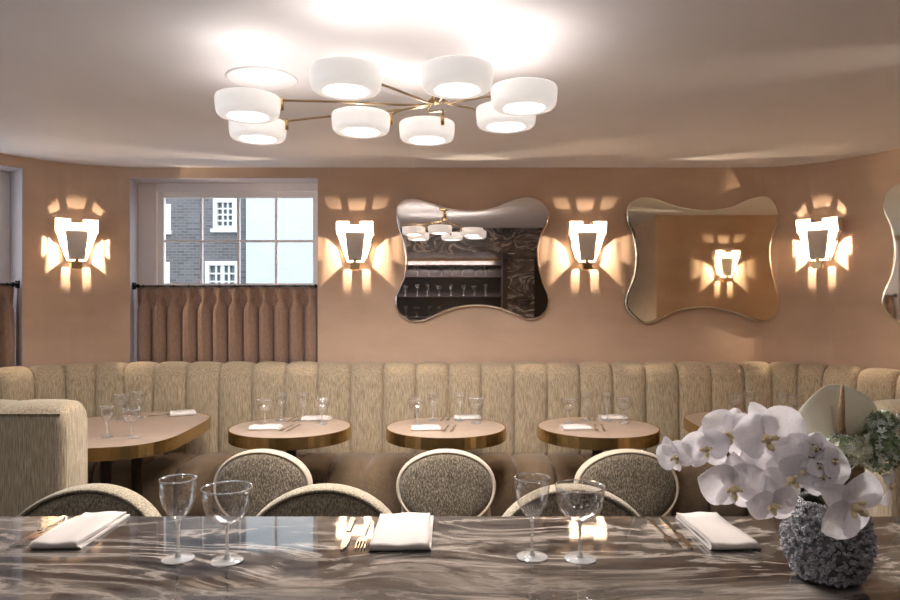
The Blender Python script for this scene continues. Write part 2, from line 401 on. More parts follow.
# ------------------------------------------------------------------ banquette along the wall
bq = thing('channelled_banquette', (0, 4.5, 0), 'long beige channel tufted banquette following the curved wall', 'banquette')
BACK = [(.195, .40), (.215, .46), (.213, .60), (.208, .76), (.203, .88), (.196, .965), (.178, 1.02), (.14, 1.047), (.09, 1.053), (.04, 1.041), (.012, 1.0), (.012, .40)]
SEAT = [(.15, .42), (.22, .445), (.36, .455), (.52, .458), (.62, .45), (.675, .425), (.695, .38), (.697, .28), (.692, .14), (.62, .12), (.15, .12)]
def channel(name, prof, a, b, puff, mat, nu=8):
    V = []; Fc = []; m = len(prof); mids = (sum(p[0] for p in prof)/m, sum(p[1] for p in prof)/m)
    pn = []
    for j in range(m):
        t = Vector(prof[(j+1) % m])-Vector(prof[j-1]); q = Vector((t.y, -t.x)).normalized()
        if q.dot(Vector(prof[j])-Vector(mids)) < 0: q = -q
        pn.append(q)
    for i in range(nu+1):
        u = -1+2*i/nu; u = math.copysign(abs(u)**.8, u)
        p, nn = path((a+b)/2+(b-a)/2*u)
        w = puff*(math.sqrt(max(0, 1-abs(u)**3.2))-.45)
        for j, (v, z) in enumerate(prof):
            q = Vector((v, z))+pn[j]*(w if v > .05 else 0)
            c2 = p+nn*q.x; V.append((c2.x, c2.y, q.y))
    for i in range(nu):
        for j in range(m): Fc.append((i*m+j, i*m+(j+1) % m, (i+1)*m+(j+1) % m, (i+1)*m+j))
    Fc.append(tuple(range(m))[::-1]); Fc.append(tuple(nu*m+j for j in range(m)))
    mk(name, V, Fc, mat, bq, True, world=True)
CW = .2255
s = -.008-CW*21
while s < XR+AR+1.0:
    if s > XL-AL-1.2:
        channel('back_channel', BACK, s, s+CW, .022, M['beige'])
    s += CW
s = -.14-CW*20
SW = .235
s = -.05-SW*20
while s < XR+AR+.75:
    if s > XL-AL-.9: channel('seat_channel', SEAT, s, s+SW, .02, M['brown'])
    s += SW
mk('plinth', *strip(XL-AL-.8, XR+AR+.8, 0, .12, .62, .02), M['darkwood'], bq, world=True)

# booth ends
def booth(name, x0, x1, label):
    t = thing(name, ((x0+x1)/2, 2.79, 0), label, 'booth')
    ny = [(2.70, .10), (2.70, .4), (2.70, .98), (2.70, 1.022), (2.712, 1.036), (2.74, 1.058), (2.79, 1.066), (2.84, 1.056), (2.868, 1.03), (2.88, 1.0), (2.88, .4), (2.88, .1)]
    V = []; Fc = []; m = len(ny); N = 40; L = x1-x0
    end_in = x1 if x0 < 0 else x0
    for i in range(N+1):
        u = i/N; u = .5-.5*math.cos(PI*u) if True else u
        x = x0+L*u; k = 1-((2*u-1)**2)**8
        dist = abs(x-end_in); ph = (dist % .24)/.24
        puff = .016*(math.sqrt(max(0, 1-abs(2*ph-1)**3))-.5)
        ed = min(1, math.sqrt(max(0, 1-(1-min(1, min(u, 1-u)*L/.035))**2)))
        for y, z in ny:
            zz = z+(puff if z > 1.03 else 0)-(1-ed)*(.03 if z > .9 else 0)
            yy = 2.79+(y-2.79)*(1-.25*(1-ed))
            V.append((x, yy, zz))
    for i in range(N):
        for j in range(m): Fc.append((i*m+j, i*m+(j+1) % m, (i+1)*m+(j+1) % m, (i+1)*m+j))
    Fc.append(tuple(range(m))[::-1]); Fc.append(tuple(N*m+j for j in range(m)))
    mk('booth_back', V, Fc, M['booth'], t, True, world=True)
    mk('booth_seat', *box(x0+.01, x1-.01, 2.88, 3.3, .12, .45), M['brown'], t, world=True)
    bevel(t.children[-1], .04, 4)
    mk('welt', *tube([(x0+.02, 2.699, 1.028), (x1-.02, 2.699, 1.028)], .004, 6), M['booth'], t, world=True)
    mk('plinth', *box(x0+.03, x1-.03, 2.73, 3.25, 0, .12), M['darkwood'], t, world=True)
booth('booth_bench', -2.75, -1.525, 'tall beige booth back end beside the corner table under the window')
booth('booth_bench', 1.745, 2.45, 'tall beige booth back end behind the orchid vase')

# ------------------------------------------------------------------ curtains
def curtain_set(s0, s1, zr, pleats, lab_c, lab_r):
    p, nn = path((s0+s1)/2)
    Mx = Matrix.Translation((p.x, p.y, 0)) @ Matrix.Rotation(math.atan2(-nn.y, -nn.x)-PI/2, 4, 'Z')
    h = (s1-s0)/2; V = []; Fc = []; NU = pleats*24; zs = [zr-.006, zr-.03, zr-.06, zr-.085, zr-.1, zr-.115, zr-.13, zr-.15, zr-.17, zr-.19, zr-.25, zr-.35, zr-.48, ZS+.03]
    for j, z in enumerate(zs):
        k = zr-z
        if k < .1: q = k/.1; A = .016+.024*q; wd = .95-.62*q
        else: q = min(1, (k-.1)/.085); q = q*q*(3-2*q); A = .040+.04*q; wd = .33+.60*q
        for i in range(NU+1):
            u = i/NU*pleats; ph = u % 1; idx = int(min(u, pleats-1e-6)); xx = abs(2*ph-1)/wd
            sh = math.sqrt(max(0, 1-xx*xx)) if xx < 1 else 0
            if k < .1: sh = sh*.8+.3*abs(math.sin(3*PI*ph))*(1-k/.12)
            jit = .010*math.sin(idx*12.9898+3)*min(1, k*4)
            x = -h+.012+(2*h-.024)*i/NU+jit*math.sin(PI*ph)
            fold = .0025*math.sin(7*PI*ph+idx*2+z*5)*min(1, k*5)*sh
            V.append(Mx @ Vector((x, .085+.025*min(1, k/.18)-A*sh-fold, z)))
    w = NU+1
    for j in range(len(zs)-1):
        for i in range(NU): Fc.append((j*w+i, j*w+i+1, (j+1)*w+i+1, (j+1)*w+i))
    o = mk('cafe_curtain', V, Fc, M['curtain'], None, True); m = o.modifiers.new('solid', 'SOLIDIFY'); m.thickness = .0025
    tag(o, lab_c, 'curtain')
    r = thing('curtain_rod', Mx @ Vector((-h, .06, zr)), lab_r, 'rod')
    mk('rod', *xf(tube([(-h+.004, .06, zr), (h-.004, .06, zr)], .006, 8), Mx), M['black'], r, True, world=True)
    for sx in (-1, 1):
        x = sx*(h-.03)
        mk('bracket', *xf(join(lathe([(.0, -.012), (.013, -.008), (.016, 0), (.013, .008), (0, .012)], 12)), Mx @ Matrix.Translation((x, .06, zr)) @ Matrix.Rotation(PI/2, 4, 'Y')), M['black'], r, True, world=True)
        mk('wall_plate', *xf(join(box(sx*h-.006 if sx > 0 else -h, sx*h if sx > 0 else -h+.006, .035, .085, zr-.025, zr+.025)), Mx), M['black'], r, world=True)
    for i in range(pleats):
        x = -h+.012+(2*h-.024)*(i+.5)/pleats
        ring = [Vector((x, .06+.011*math.cos(a), zr-.001+.011*math.sin(a))) for a in [2*PI*q/10 for q in range(10)]]
        mk('ring', *xf(tube(ring, .0018, 5, True), Mx), M['black'], r, True, world=True)
curtain_set(*O1, 1.597, 12, 'rose brown pleated cafe curtain under the sash window panes', 'black cafe curtain rod across the sash window')
curtain_set(*O2, 1.597, 12, 'rose brown pleated cafe curtain in the recess at the curved corner', 'black cafe curtain rod in the recess at the curved corner')

# ------------------------------------------------------------------ mirrors
def mirror(name, pts, mat, Mx, label):
    P2 = spline(pts, 5); n = len(P2)
    if sum(P2[i].x*P2[(i+1) % n].y-P2[(i+1) % n].x*P2[i].y for i in range(n)) < 0: P2 = P2[::-1]
    nor = []
    for i in range(n):
        t = P2[(i+1) % n]-P2[i-1]; nor.append(Vector((-t.y, t.x)).normalized())
    prof = [(0.0, .012), (0, .024), (.0015, .028), (.004, .031), (.008, .0335), (.013, .0345), (.018, .035)]
    V = []; Fc = []
    for ins, v in prof:
        for i in range(n):
            q = P2[i]+nor[i]*ins; V.append(Mx @ Vector((q.x, -v, q.y)))
    for j in range(len(prof)-1):
        for i in range(n): Fc.append((j*n+i, j*n+(i+1) % n, (j+1)*n+(i+1) % n, (j+1)*n+i))
    t = thing(name, Mx @ Vector((0, 0, 0)), label, 'mirror')
    Fc.append(tuple((len(prof)-1)*n+i for i in range(n)))
    o = mk('glass', V, Fc, mat, t, True, world=True); o.data.polygons[-1].use_smooth = False
    Bk = [Mx @ Vector(((P2[i]+nor[i]*.001).x, -v, (P2[i]+nor[i]*.001).y)) for v in (.0, .013) for i in range(n)]
    mk('backing', Bk, [tuple(range(n)), tuple(range(2*n-1, n-1, -1))]+[(i, (i+1) % n, n+(i+1) % n, n+i) for i in range(n)], M['darkmetal'], t, world=True)
DM = 4.80
def mpts(raw, sc, ox_, oy_): return [((ox_+x/sc-450)*DM/F, CZ-(oy_+y/sc-HOR)*DM/F) for x, y in raw]
m1 = mpts([(25,75),(50,42),(100,32),(160,45),(230,68),(330,83),(430,75),(520,42),(590,26),(650,45),(685,90),(680,140),(652,200),(640,260),(645,330),(665,400),(688,460),(680,515),(640,550),(590,558),(530,535),(460,510),(370,500),(280,512),(200,540),(140,566),(80,563),(35,530),(20,480),(30,430),(55,370),(65,300),(55,230),(30,150)], 4.288, 390, 190)
m2 = mpts([(85,165),(120,142),(170,145),(230,165),(310,178),(390,170),(450,145),(500,137),(530,160),(543,200),(530,240),(515,290),(518,350),(530,400),(543,450),(535,490),(505,515),(460,510),(400,488),(320,473),(240,482),(190,505),(140,522),(100,500),(78,470),(80,430),(100,380),(108,320),(100,260),(82,210)], 3, 600, 150)
mirror('scalloped_mirror', m1, M['mirror_smoke'], Matrix.Translation((0, YW, 0)), 'dark smoked scalloped mirror reflecting the bar, beside the window')
mirror('scalloped_mirror', m2, M['mirror_bronze'], Matrix.Translation((0, YW-.012, 0)), 'bronze tinted scalloped mirror reflecting a glowing wall sconce')
c2 = sum(p[0] for p in m2)/len(m2)
p3, n3 = path(XR+AR+.27+.55)
mirror('scalloped_mirror', [(x-c2, z) for x, z in m2], M['mirror_bronze'], Matrix.Translation((p3.x, p3.y, 0)) @ Matrix.Rotation(-TH, 4, 'Z'), 'scalloped mirror on the angled wall at the curved corner')

# ------------------------------------------------------------------ wall sconces
K = .0012925
def pip(pt, poly):
    x, y = pt; r = False; n = len(poly)
    for i in range(n):
        (x1, y1), (x2, y2) = poly[i], poly[i-1]
        if (y1 > y) != (y2 > y) and x < (x2-x1)*(y-y1)/(y2-y1)+x1: r = not r
    return r
def panel(outer, holes, O, U, Vv, thick, Nn):
    """flat plate with slots: 2D outlines in the (U, Vv) plane at O"""
    co = []; ed = []
    for poly in [outer]+holes:
        b = len(co); co += [Vector(p) for p in poly]; ed += [(b+i, b+(i+1) % len(poly)) for i in range(len(poly))]
    v, e, f, *_ = delaunay_2d_cdt(co, ed, [], 0, 1e-9)
    tri = []
    for t in f:
        cc = ((v[t[0]]+v[t[1]]+v[t[2]])/3)
        if pip(cc, outer) and not any(pip(cc, h) for h in holes): tri.append(tuple(t))
    V = []; Fc = []; nv = len(v)
    for k in (0, 1):
        V += [O+U*q.x+Vv*q.y+Nn*(thick*k) for q in v]
    cnt = {}
    for t in tri:
        Fc += [t, tuple(i+nv for i in t[::-1])]
        for i in range(3): cnt.setdefault(frozenset((t[i], t[i-1])), []).append((t[i-1], t[i]))
    for k, es in cnt.items():
        if len(es) == 1: a, b = es[0]; Fc.append((b, a, a+nv, b+nv))
    return V, Fc
AB = .060        # bulb distance from the wall
def sconce(origin, rz, label, power=1.0):
    t = thing('wall_sconce', origin, label, 'wall lamp', rz=rz)
    # local axes: x right, z up, -y into the room
    X, Z, Y = Vector((1, 0, 0)), Vector((0, 0, 1)), Vector((0, -1, 0))
    rf = [(-100,142),(-27,142),(-22,122),(22,122),(27,142),(100,142),(95,72),(45,-75),(-45,-75),(-95,72)]
    rf = [(x*K, z*K) for x, z in rf]
    mk('reflector', *panel(rf, [], Y*.012, X, Z, .002, Y), M['sconce'], t)
    def hit(px, pz, O, N):      # where the ray bulb -> wall spot crosses a plate
        B = Vector((0, -AB, 0)); D = Vector((px*K, 0, pz*K))-B
        return B+D*((O-B).dot(N)/D.dot(N))
    for sg in (-1, 1):
        O = Vector((sg*95*K, 0, 72*K)); E = Vector((sg*45*K, 0, -75*K)); D = (E-O); Ln = D.length; D.normalize(); N = Y.cross(D)
        def uv(q): return ((q-O).dot(D), (q-O).dot(Y))
        wing = [uv(hit(sg*x, z, O, N)) for x, z in ((172, 66), (108, 8), (82, -95), (205, -215))]
        out2 = [uv(hit(sg*x, z, O, N)) for x, z in ((262, 85), (190, 62), (196, -60), (262, -100))]
        outer = [(-.001, .012), (Ln, .012), (Ln, .072), (-.001, .088)]
        mk('side_blade', *panel(outer, [wing, out2] if out2 else [wing], O, D, Y, .0012, N*(1 if N.x*sg > 0 else -1)), M['sconce'], t)
        O2_ = Vector((sg*100*K, 0, 142*K)); 
        q = [(0, .012), (70*K, .012), (70*K, .088), (20*K, .12), (0, .12)]
        mk('upper_blade', *panel(q, [], O2_, -Z, Y, .0012, X*sg), M['sconce'], t)
    O = Vector((0, 0, -75*K)); N = Z
    tails = [[((h := hit(sg*x, z, O, N)).x, (h-O).dot(Y)) for x, z in ((76, -112), (30, -112), (30, -235), (76, -235))] for sg in (-1, 1)]
    mk('lower_blade', *panel([(-45*K, .012), (45*K, .012), (45*K, .072), (-45*K, .072)], tails, O, X, Y, .0012, -Z), M['sconce'], t)
    for x0, x1, zz, q in ((-99, -27, 142, ((-165, 222), (-82, 216), (-95, 285), (-185, 285))), (-27, 27, 122, ((-55, 212), (55, 212), (62, 275), (-62, 275))), (27, 99, 142, ((165, 222), (82, 216), (95, 285), (185, 285)))):
        O = Vector((0, 0, zz*K))
        slot = [((h := hit(x, z, O, N)).x, (h-O).dot(Y)) for x, z in q]
        slot = [(min(max(x, (x0+1.5)*K), (x1-1.5)*K), max(v, .013)) for x, v in slot]
        mk('top_blade', *panel([(x0*K, .012), (x1*K, .012), (x1*K, .122), (x0*K, .122)], [slot], O, X, Y, .0012, Z), M['sconce'], t)
    for sg in (-1, 1):
        mk('step_blade', *panel([(0, .012), (20*K, .012), (20*K, .122), (0, .122)], [], Vector((sg*27*K, 0, 122*K)), Z, Y, .0012, X*sg), M['sconce'], t)
    fp = [(-54*K, 84*K), (54*K, 84*K), (46*K, 0), (38*K, -70*K), (-38*K, -70*K), (-46*K, 0)]
    o = mk('front_plate', *panel(fp, [], Y*.088, X, Z, .003, Y), M['sconce'], t)
    mk('plate_fold', *xf(box(-43*K, 43*K, -.0935, -.0905, -30*K, -26*K), Matrix()), M['sconce'], t)
    b = mk('brass_bracket', *join(box(-24*K, 24*K, -.105, -.066, -118*K, -80*K), box(-5*K, 5*K, -.07, 0, -96*K, -84*K), box(-9*K, 9*K, -.1, -.075, -82*K, -60*K)), M['bronze'], t); bevel(b, .002)
    L = bpy.data.lights.new('sconce_bulb', 'POINT'); L.energy = SCONCE_W*power; L.color = WARM; L.shadow_soft_size = .0035
    lo = bpy.data.objects.new('sconce_bulb', L); COL.objects.link(lo); lo.parent = t; lo.location = (0, -AB, 0)
ZC = 1.86
def on_wall(px):
    best = min((abs((path(q/500)[0].x/path(q/500)[0].y)*F+450-px), q/500) for q in range(-1800, 1800))
    return best[1]
for px, lab in ((76, 'glowing fan shaped wall sconce between the two curtained windows'), (357, 'glowing fan shaped wall sconce between window and smoked mirror'),
                (585, 'glowing fan shaped wall sconce between smoked mirror and bronze mirror'), (822, 'glowing fan shaped wall sconce between bronze mirror and corner mirror')):
    p, nn = path(on_wall(px)); sconce((p.x, p.y, ZC), math.atan2(-nn.y, -nn.x)-PI/2, lab)
sconce((2.98, 2.2, ZC), PI, 'wall sconce on the return wall, seen reflected in the bronze mirror')

# ------------------------------------------------------------------ chandelier
ZB = 2.164; hub = Vector((-.054, 2.85, CH))
ch = thing('branching_chandelier', hub, 'brass branching ceiling chandelier with eight round opal glass shades', 'chandelier')
mk('ceiling_canopy', *lathe([(0, CH-.04), (.03, CH-.04), (.052, CH-.03), (.055, CH-.002), (0, CH-.002)], 24, hub.x, hub.y), M['brass'], ch, True, world=True)
mk('hub', *lathe([(0, 2.30), (.012, 2.30), (.02, 2.32), (.02, 2.37), (.012, 2.40), (0, 2.40)], 16, hub.x, hub.y), M['brass'], ch, True, world=True)
SHP = [(.0, .032), (.058, .032), (.060, .016), (.066, .006), (.078, .001), (.094, .0), (.106, .004), (.1135, .012), (.1165, .024), (.119, .05), (.119, .070), (.116, .076), (.110, .078), (.105, .074), (.104, .062), (.10, .058), (0, .058)]
shade_me = None
for px, py in ((248, 117.4), (258, 140), (346, 92), (361, 133), (427, 141), (457, 91), (506, 127.6), (524, 109)):
    p = on(px, py, ZB) if False else Vector(((px-450)*((ZB-CZ)*F/(HOR-py))/F, (ZB-CZ)*F/(HOR-py), ZB))
    if shade_me is None:
        V, Fc = lathe(SHP[1:], 40); sh = mk('lamp_shade', V, Fc, M['opal'], ch, True, world=True); shade_me = sh.data
        V, Fc = lathe([(0, .0285), (.058, .0285), (.058, .033), (0, .033)], 32); di = mk('diffuser', V, Fc, M['diffuser'], sh); dm = di.data
    else:
        sh = link('lamp_shade', shade_me, ch, world=True); di = link('diffuser', dm, sh)
    sh.location = p
    d = Vector((p.x-hub.x, p.y-hub.y, 0)); L_ = d.length; d.normalize()
    end = Vector((p.x, p.y, 0))-d*.124
    pts = curve([hub+Vector((0, 0, -.09))+d*.012, hub+Vector((0, 0, -.115))+d*.022, hub+Vector((0, 0, -.15))+d*.07, Vector((end.x, end.y, 2.252))-d*max(.0, (L_-.24))*.45+Vector((0, 0, .012)), Vector((end.x, end.y, 2.243))], 7)
    mk('arm', *tube(pts, .005, 8), M['armbrass'], ch, True, world=True)
    cl = mk('clip', *join(tube([(end.x, end.y, 2.25), (end.x, end.y, 2.205)], .008, 8), tube([(end.x, end.y, 2.212), tuple(Vector((end.x, end.y, 2.212))+d*.012)], .005, 8)), M['brass'], ch, True, world=True)
    for nm, typ, w_, dz in (('shade_uplight', 'POINT', UP_W, .070), ('shade_downlight', 'AREA', DOWN_W, .025)):
        L = bpy.data.lights.new(nm, typ); L.energy = w_; L.color = LAMP
        if typ == 'POINT': L.shadow_soft_size = .01
        else: L.shape = 'DISK'; L.size = .10
        lo = bpy.data.objects.new(nm, L); COL.objects.link(lo); lo.parent = ch; lo.matrix_parent_inverse = Matrix.Translation(-hub); lo.location = p+Vector((0, 0, dz))
t = thing('ceiling_speaker', (-.813, 2.94, CH), 'flush white round disc on the ceiling behind the chandelier shades', 'speaker')
mk('ring', *lathe([(.132, CH-.001), (.135, CH-.007), (.148, CH-.006), (.152, CH-.001)], 40, -.813, 2.94), M['ceiling'], t, True, world=True)
mk('grille', *lathe([(0, CH-.004), (.132, CH-.004), (.132, CH), (0, CH)], 40, -.813, 2.94), M['ceiling'], t, world=True)

for i in range(5):      # unseen fill lights added along the bulkhead to brighten counter and flowers
    x = -1.6+.8*i
    f = thing('bulkhead_fill_light', (x, .80, 2.13), 'small white fill downlight added in the bulkhead above the counter', 'downlight', 'added fill lights above the counter')
    mk('trim_ring', *lathe([(.03, -.002), (.045, -.004), (.048, 0), (.03, 0)], 24), M['white'], f, True)
    L = bpy.data.lights.new('bulkhead_fill_bulb', 'SPOT'); L.energy = BAR_FILL_W; L.color = LAMP; L.spot_size = 1.9; L.spot_blend = .8; L.shadow_soft_size = .05
    lo = bpy.data.objects.new('bulkhead_fill_bulb', L); COL.objects.link(lo); lo.parent = f; lo.location = (0, 0, -.008); lo.rotation_euler = (.3, 0, 0)

# ------------------------------------------------------------------ tables
def tabletop(poly, t, zt=.75, th=.066):
    n = len(poly)
    o = mk('tabletop', *prism(poly, zt-.03, zt), M['veneer'], t, world=True); bevel(o, .002)
    c = Vector((sum(p[0] for p in poly)/n, sum(p[1] for p in poly)/n))
    ou = []; 
    for p in poly:
        q = Vector((p[0], p[1])); dd = (q-c).normalized(); ou.append((q+dd*.004, q-dd*.004))
    V = []; Fc = []
    for i in range(n):
        a, b = ou[i]
        V += [(a.x, a.y, zt-th), (a.x, a.y, zt+.0005), (b.x, b.y, zt+.0005), (b.x, b.y, zt-th)]
    for i in range(n):
        j = (i+1) % n
        for k in range(4): Fc.append((i*4+k, j*4+k, j*4+(k+1) % 4, i*4+(k+1) % 4))
    mk('brass_edge', V, Fc, M['brass'], t, world=True)
    for f in t.children[-1].data.polygons: f.use_smooth = abs(f.normal.z) < .5
TP = {}
for px, key in ((291, 'below the curtained window'), (446, 'below the smoked mirror'), (597.5, 'below the central sconce')):
    x = (px-450)*3.97/F; TP[key] = x
    t = thing('round_table', (x, 3.97, 0), 'round brass edged pedestal table '+key, 'table', None)
    tabletop([(x+.346*math.cos(2*PI*i/64), 3.97+.346*math.sin(2*PI*i/64)) for i in range(64)], t)
    mk('pedestal', *lathe([(.032, .03), (.032, .66), (.1, .665), (.1, .72), (0, .72)], 20, x, 3.97), M['darkmetal'], t, world=True)
    mk('base', *lathe([(0, 0), (.21, 0), (.21, .012), (.05, .03), (0, .03)], 32, x, 3.97), M['darkmetal'], t, world=True)
TL = [(-1.49, 3.63), (-1.485, 3.925), (-1.51, 4.27), (-1.60, 4.43), (-1.80, 4.53), (-2.0, 4.52), (-2.15, 4.43), (-2.32, 4.25), (-2.42, 4.0), (-2.42, 3.72), (-2.3, 3.48), (-2.08, 3.36), (-1.79, 3.366), (-1.58, 3.45)]
for mir, lab in ((False, 'large rounded corner table beside the booth under the window'), (True, 'large rounded corner table behind the white orchids')):
    pts = [((-.035-x) if mir else x, y) for x, y in TL]
    if mir: pts = pts[::-1]
    poly = [(p.x, p.y) for p in spline(pts, 5)]
    cx = sum(p[0] for p in poly)/len(poly)
    t = thing('corner_table', (cx, 3.94, 0), lab, 'table')
    tabletop(poly, t)
    for dx in (-.06, .12):
        mk('pedestal', *lathe([(.03, .0), (.03, .72), (0, .72)], 16, cx+dx, 3.92), M['darkmetal'], t, world=True)
    bevel(mk('base', *box(cx-.25, cx+.3, 3.72, 4.12, 0, .02), M['darkmetal'], t, world=True), .005)

# ------------------------------------------------------------------ chairs and stools
def oval_chair(name, x, yb, zc, a, b, face, seat_z, label, group=None, foot=False):
    """face=+1: looks toward the wall; yb = rear face of the back"""
    t = thing(name, (x, yb, 0), label, 'chair' if not foot else 'stool', group)
    sy = face
    def el(k, y, dz=0, n=48):
        return [(a*k*math.cos(2*PI*i/n), sy*(y+.04*(math.cos(2*PI*i/n)**2)*k*k), zc+dz+b*k*math.sin(2*PI*i/n)) for i in range(n)]
    rings = [el(.002, -.012), el(.05, -.012), el(.15, -.0118), el(.3, -.0115), el(.45, -.0105), el(.6, -.009), el(.72, -.0065), el(.8, -.004), el(.915, .004), el(.93, .012), el(.93, .05), el(.9, .068), el(.7, .08), el(.4, .084), el(.02, .085)]
    nR = 48; V = [v for r in rings for v in r]; Fc = []
    for j in range(len(rings)-1):
        for i in range(nR): Fc.append((j*nR+i, j*nR+(i+1) % nR, (j+1)*nR+(i+1) % nR, (j+1)*nR+i))
    Fc += [tuple(range(nR)), tuple((len(rings)-1)*nR+i for i in range(nR))]
    mk('backrest', V, Fc, M['tweed'] if not foot else M['tweed_lit'], t, True)
    # upholstered band round the oval
    V = []; Fc = []; prof = [(.93, .006), (.965, .0), (.99, .006), (1, .02), (1, .05), (.985, .066), (.955, .072), (.93, .066)]
    for k, y in prof: V += el(k, y)
    m = len(prof)
    for j in range(m):
        for i in range(nR): Fc.append((j*nR+i, j*nR+(i+1) % nR, ((j+1) % m)*nR+(i+1) % nR, ((j+1) % m)*nR+i))
    mk('edge_band', V, Fc, M['piping'] if not foot else M['tweed_lit'], t, True)
    cyy = sy*(.06+.235)
    mk('seat', *lathe([(0, seat_z-.10), (.20, seat_z-.10), (.225, seat_z-.085), (.23, seat_z-.04), (.22, seat_z-.012), (.18, seat_z), (0, seat_z+.006)], 36, 0, cyy), M['tweed'], t, True)
    mk('seat_base', *lathe([(0, seat_z-.125), (.215, seat_z-.125), (.215, seat_z-.10), (0, seat_z-.10)], 36, 0, cyy), M['piping'], t)
    for sx in (-1, 1):
        mk('back_support', *tube(curve([(sx*.19, cyy-sy*.08, seat_z-.11), (sx*.2, sy*.09, seat_z-.06), (sx*.19, sy*.055, zc-b*.35)], 5), .018, 8), M['piping'] if not foot else M['darkmetal'], t, True)
        for s2 in (-1, 1):
            mk('leg', *tube([(sx*.14, cyy+s2*.14, seat_z-.12), (sx*.17, cyy+s2*.17, 0.0)], [.017, .010], 10), M['darkwood'], t, True)
    if foot:
        mk('footrest', *tube([(.16*math.cos(2*PI*i/28), cyy+.16*math.sin(2*PI*i/28), .22) for i in range(28)], .009, 8, True), M['bronze'], t, True)
    return t
for px, w, key in ((259, .236, 'below the curtained window'), (446, .24, 'below the smoked mirror'), (630, .25, 'below the central sconce')):
    oval_chair('oval_back_chair', (px-450)*3.2/F, 3.2, .773-.185, w, .185, 1, .47, 'olive tweed oval back chair with cream band at round table '+key)
for px, lab in ((92, 'tweed oval back bar stool beside the booth, by the counter napkin and cutlery'), (325.5, 'tweed oval back bar stool in front of the round table below the window'), (571, 'tweed oval back bar stool behind the two glasses near the orchids')):
    oval_chair('oval_back_stool', (px-450)*1.95/F, 1.99, .942-.18, .232, .18, -1, .66, lab, None, True)

# ------------------------------------------------------------------ bar counter
ct = thing('bar_counter', (-.5, 1.1, 0), 'polished grey brown swirled marble bar counter', 'bar counter')
bevel(mk('worktop', *box(-2.9, 1.75, .62, 1.676, .90, .94), M['marble'], ct, world=True), .004, 3)
mk('counter_body', *box(-2.8, 1.68, .72, 1.25, .1, .90), M['darkwood'], ct, world=True)
mk('plinth', *box(-2.8, 1.68, .78, 1.2, 0, .1), M['darkmetal'], ct, world=True)
CT = .94

# ------------------------------------------------------------------ back bar (seen in the smoked mirror)
bb = thing('back_bar', (-.3, YB+.2, 0), 'dark back bar shelving with marble surround, reflected in the smoked mirror', 'shelving')
mk('cabinet', *box(-2.2, .85, YB, YB+.42, 0, .95), M['darkwood'], bb, world=True)
for z in (1.28, 1.6, 1.9): mk('shelf', *box(-2.2, .85, YB, YB+.26, z-.02, z), M['darkwood'], bb, world=True)
mk('pilaster', *box(.85, 1.25, YB, YB+.4, 0, 2.13), M['barmarble'], bb, world=True)
mk('jamb', *box(.78, .85, YB, YB+.42, .95, 2.13), M['darkwood'], bb, world=True)
mk('lintel', *box(-2.2, .78, YB, YB+.3, 2.06, 2.13), M['darkwood'], bb, world=True)
sl = thing('shelf_strip_light', (-.7, YB+.5, 2.13), 'slim brass fill strip added in front of the back bar shelves', 'strip light')  # strip added to brighten the shelves and their glasses
mk('housing', *box(-2.1, .7, YB+.485, YB+.515, 2.108, 2.13), M['brass'], sl, world=True)
L = bpy.data.lights.new('shelf_strip', 'AREA'); L.shape = 'RECTANGLE'; L.size = 2.7; L.size_y = .02; L.energy = 13; L.color = (1, .86, .82)
lo = bpy.data.objects.new('shelf_strip', L); COL.objects.link(lo); lo.location = (-.7, YB+.50, 2.10); lo.rotation_euler = (-.55, 0, 0)
for i in range(3):  # unseen spots added as fill for the back bar
    x = -.9+.6*i
    L = bpy.data.lights.new('bar_fill_light', 'SPOT'); L.energy = 6; L.color = LAMP; L.spot_size = 1.9; L.spot_blend = .6; L.shadow_soft_size = .02
    f = thing('bar_fill_light', (x, -.25, 2.13), 'small brass fill downlight added in the bar bulkhead', 'downlight', 'added fill lights in the bar bulkhead')
    mk('trim_ring', *lathe([(.022, -.003), (.035, -.004), (.037, 0), (.022, 0)], 20), M['brass'], f, True)
    lo = bpy.data.objects.new('bar_fill_bulb', L); COL.objects.link(lo); lo.parent = f; lo.location = (0, 0, -.006); lo.rotation_euler = (-.25, 0, 0)

# ------------------------------------------------------------------ tableware
def glass_meshes(rim, bowl):
    me = []
    for nm, prof in (('bowl', bowl), ('stem', [(.0045, .0), (.0033, .02), (.003, .045), (.0036, .07), (.006, .078), (0, .080)]), ('foot', [(0, 0), (.031, 0), (.033, .0012), (.031, .0025), (.015, .0045), (.006, .009), (.004, .014), (0, .015)])):
        V, Fc = lathe(prof, 32, closed=False)
        m = bpy.data.meshes.new(rim+'_'+nm); m.from_pydata(V, [], Fc); m.materials.append(M['glass'] if nm == 'bowl' else M['rimglass'])
        m.polygons.foreach_set('use_smooth', [True]*len(m.polygons)); me.append((nm, m))
    V, Fc = lathe([(bowl_r(bowl)-.0012, bowl_z(bowl)-.001), (bowl_r(bowl), bowl_z(bowl)+.0006), (bowl_r(bowl)+.001, bowl_z(bowl)-.001), (bowl_r(bowl), bowl_z(bowl)-.0022)], 36, closed=True)
    m = bpy.data.meshes.new(rim+'_rim'); m.from_pydata(V, [], Fc); m.materials.append(M['rimglass']); me.append(('rim', m))
    return me
def bowl_z(b): return max(p[1] for p in b)
def bowl_r(b): return [p[0] for p in b if p[1] == bowl_z(b)][0]
WINE = glass_meshes('wine', [(.003, .079), (.012, .084), (.022, .095), (.030, .110), (.0345, .128), (.036, .146), (.0362, .165), (.0350, .165), (.0348, .146), (.0333, .128), (.0288, .1105), (.021, .0968), (.011, .0865), (0, .083)])
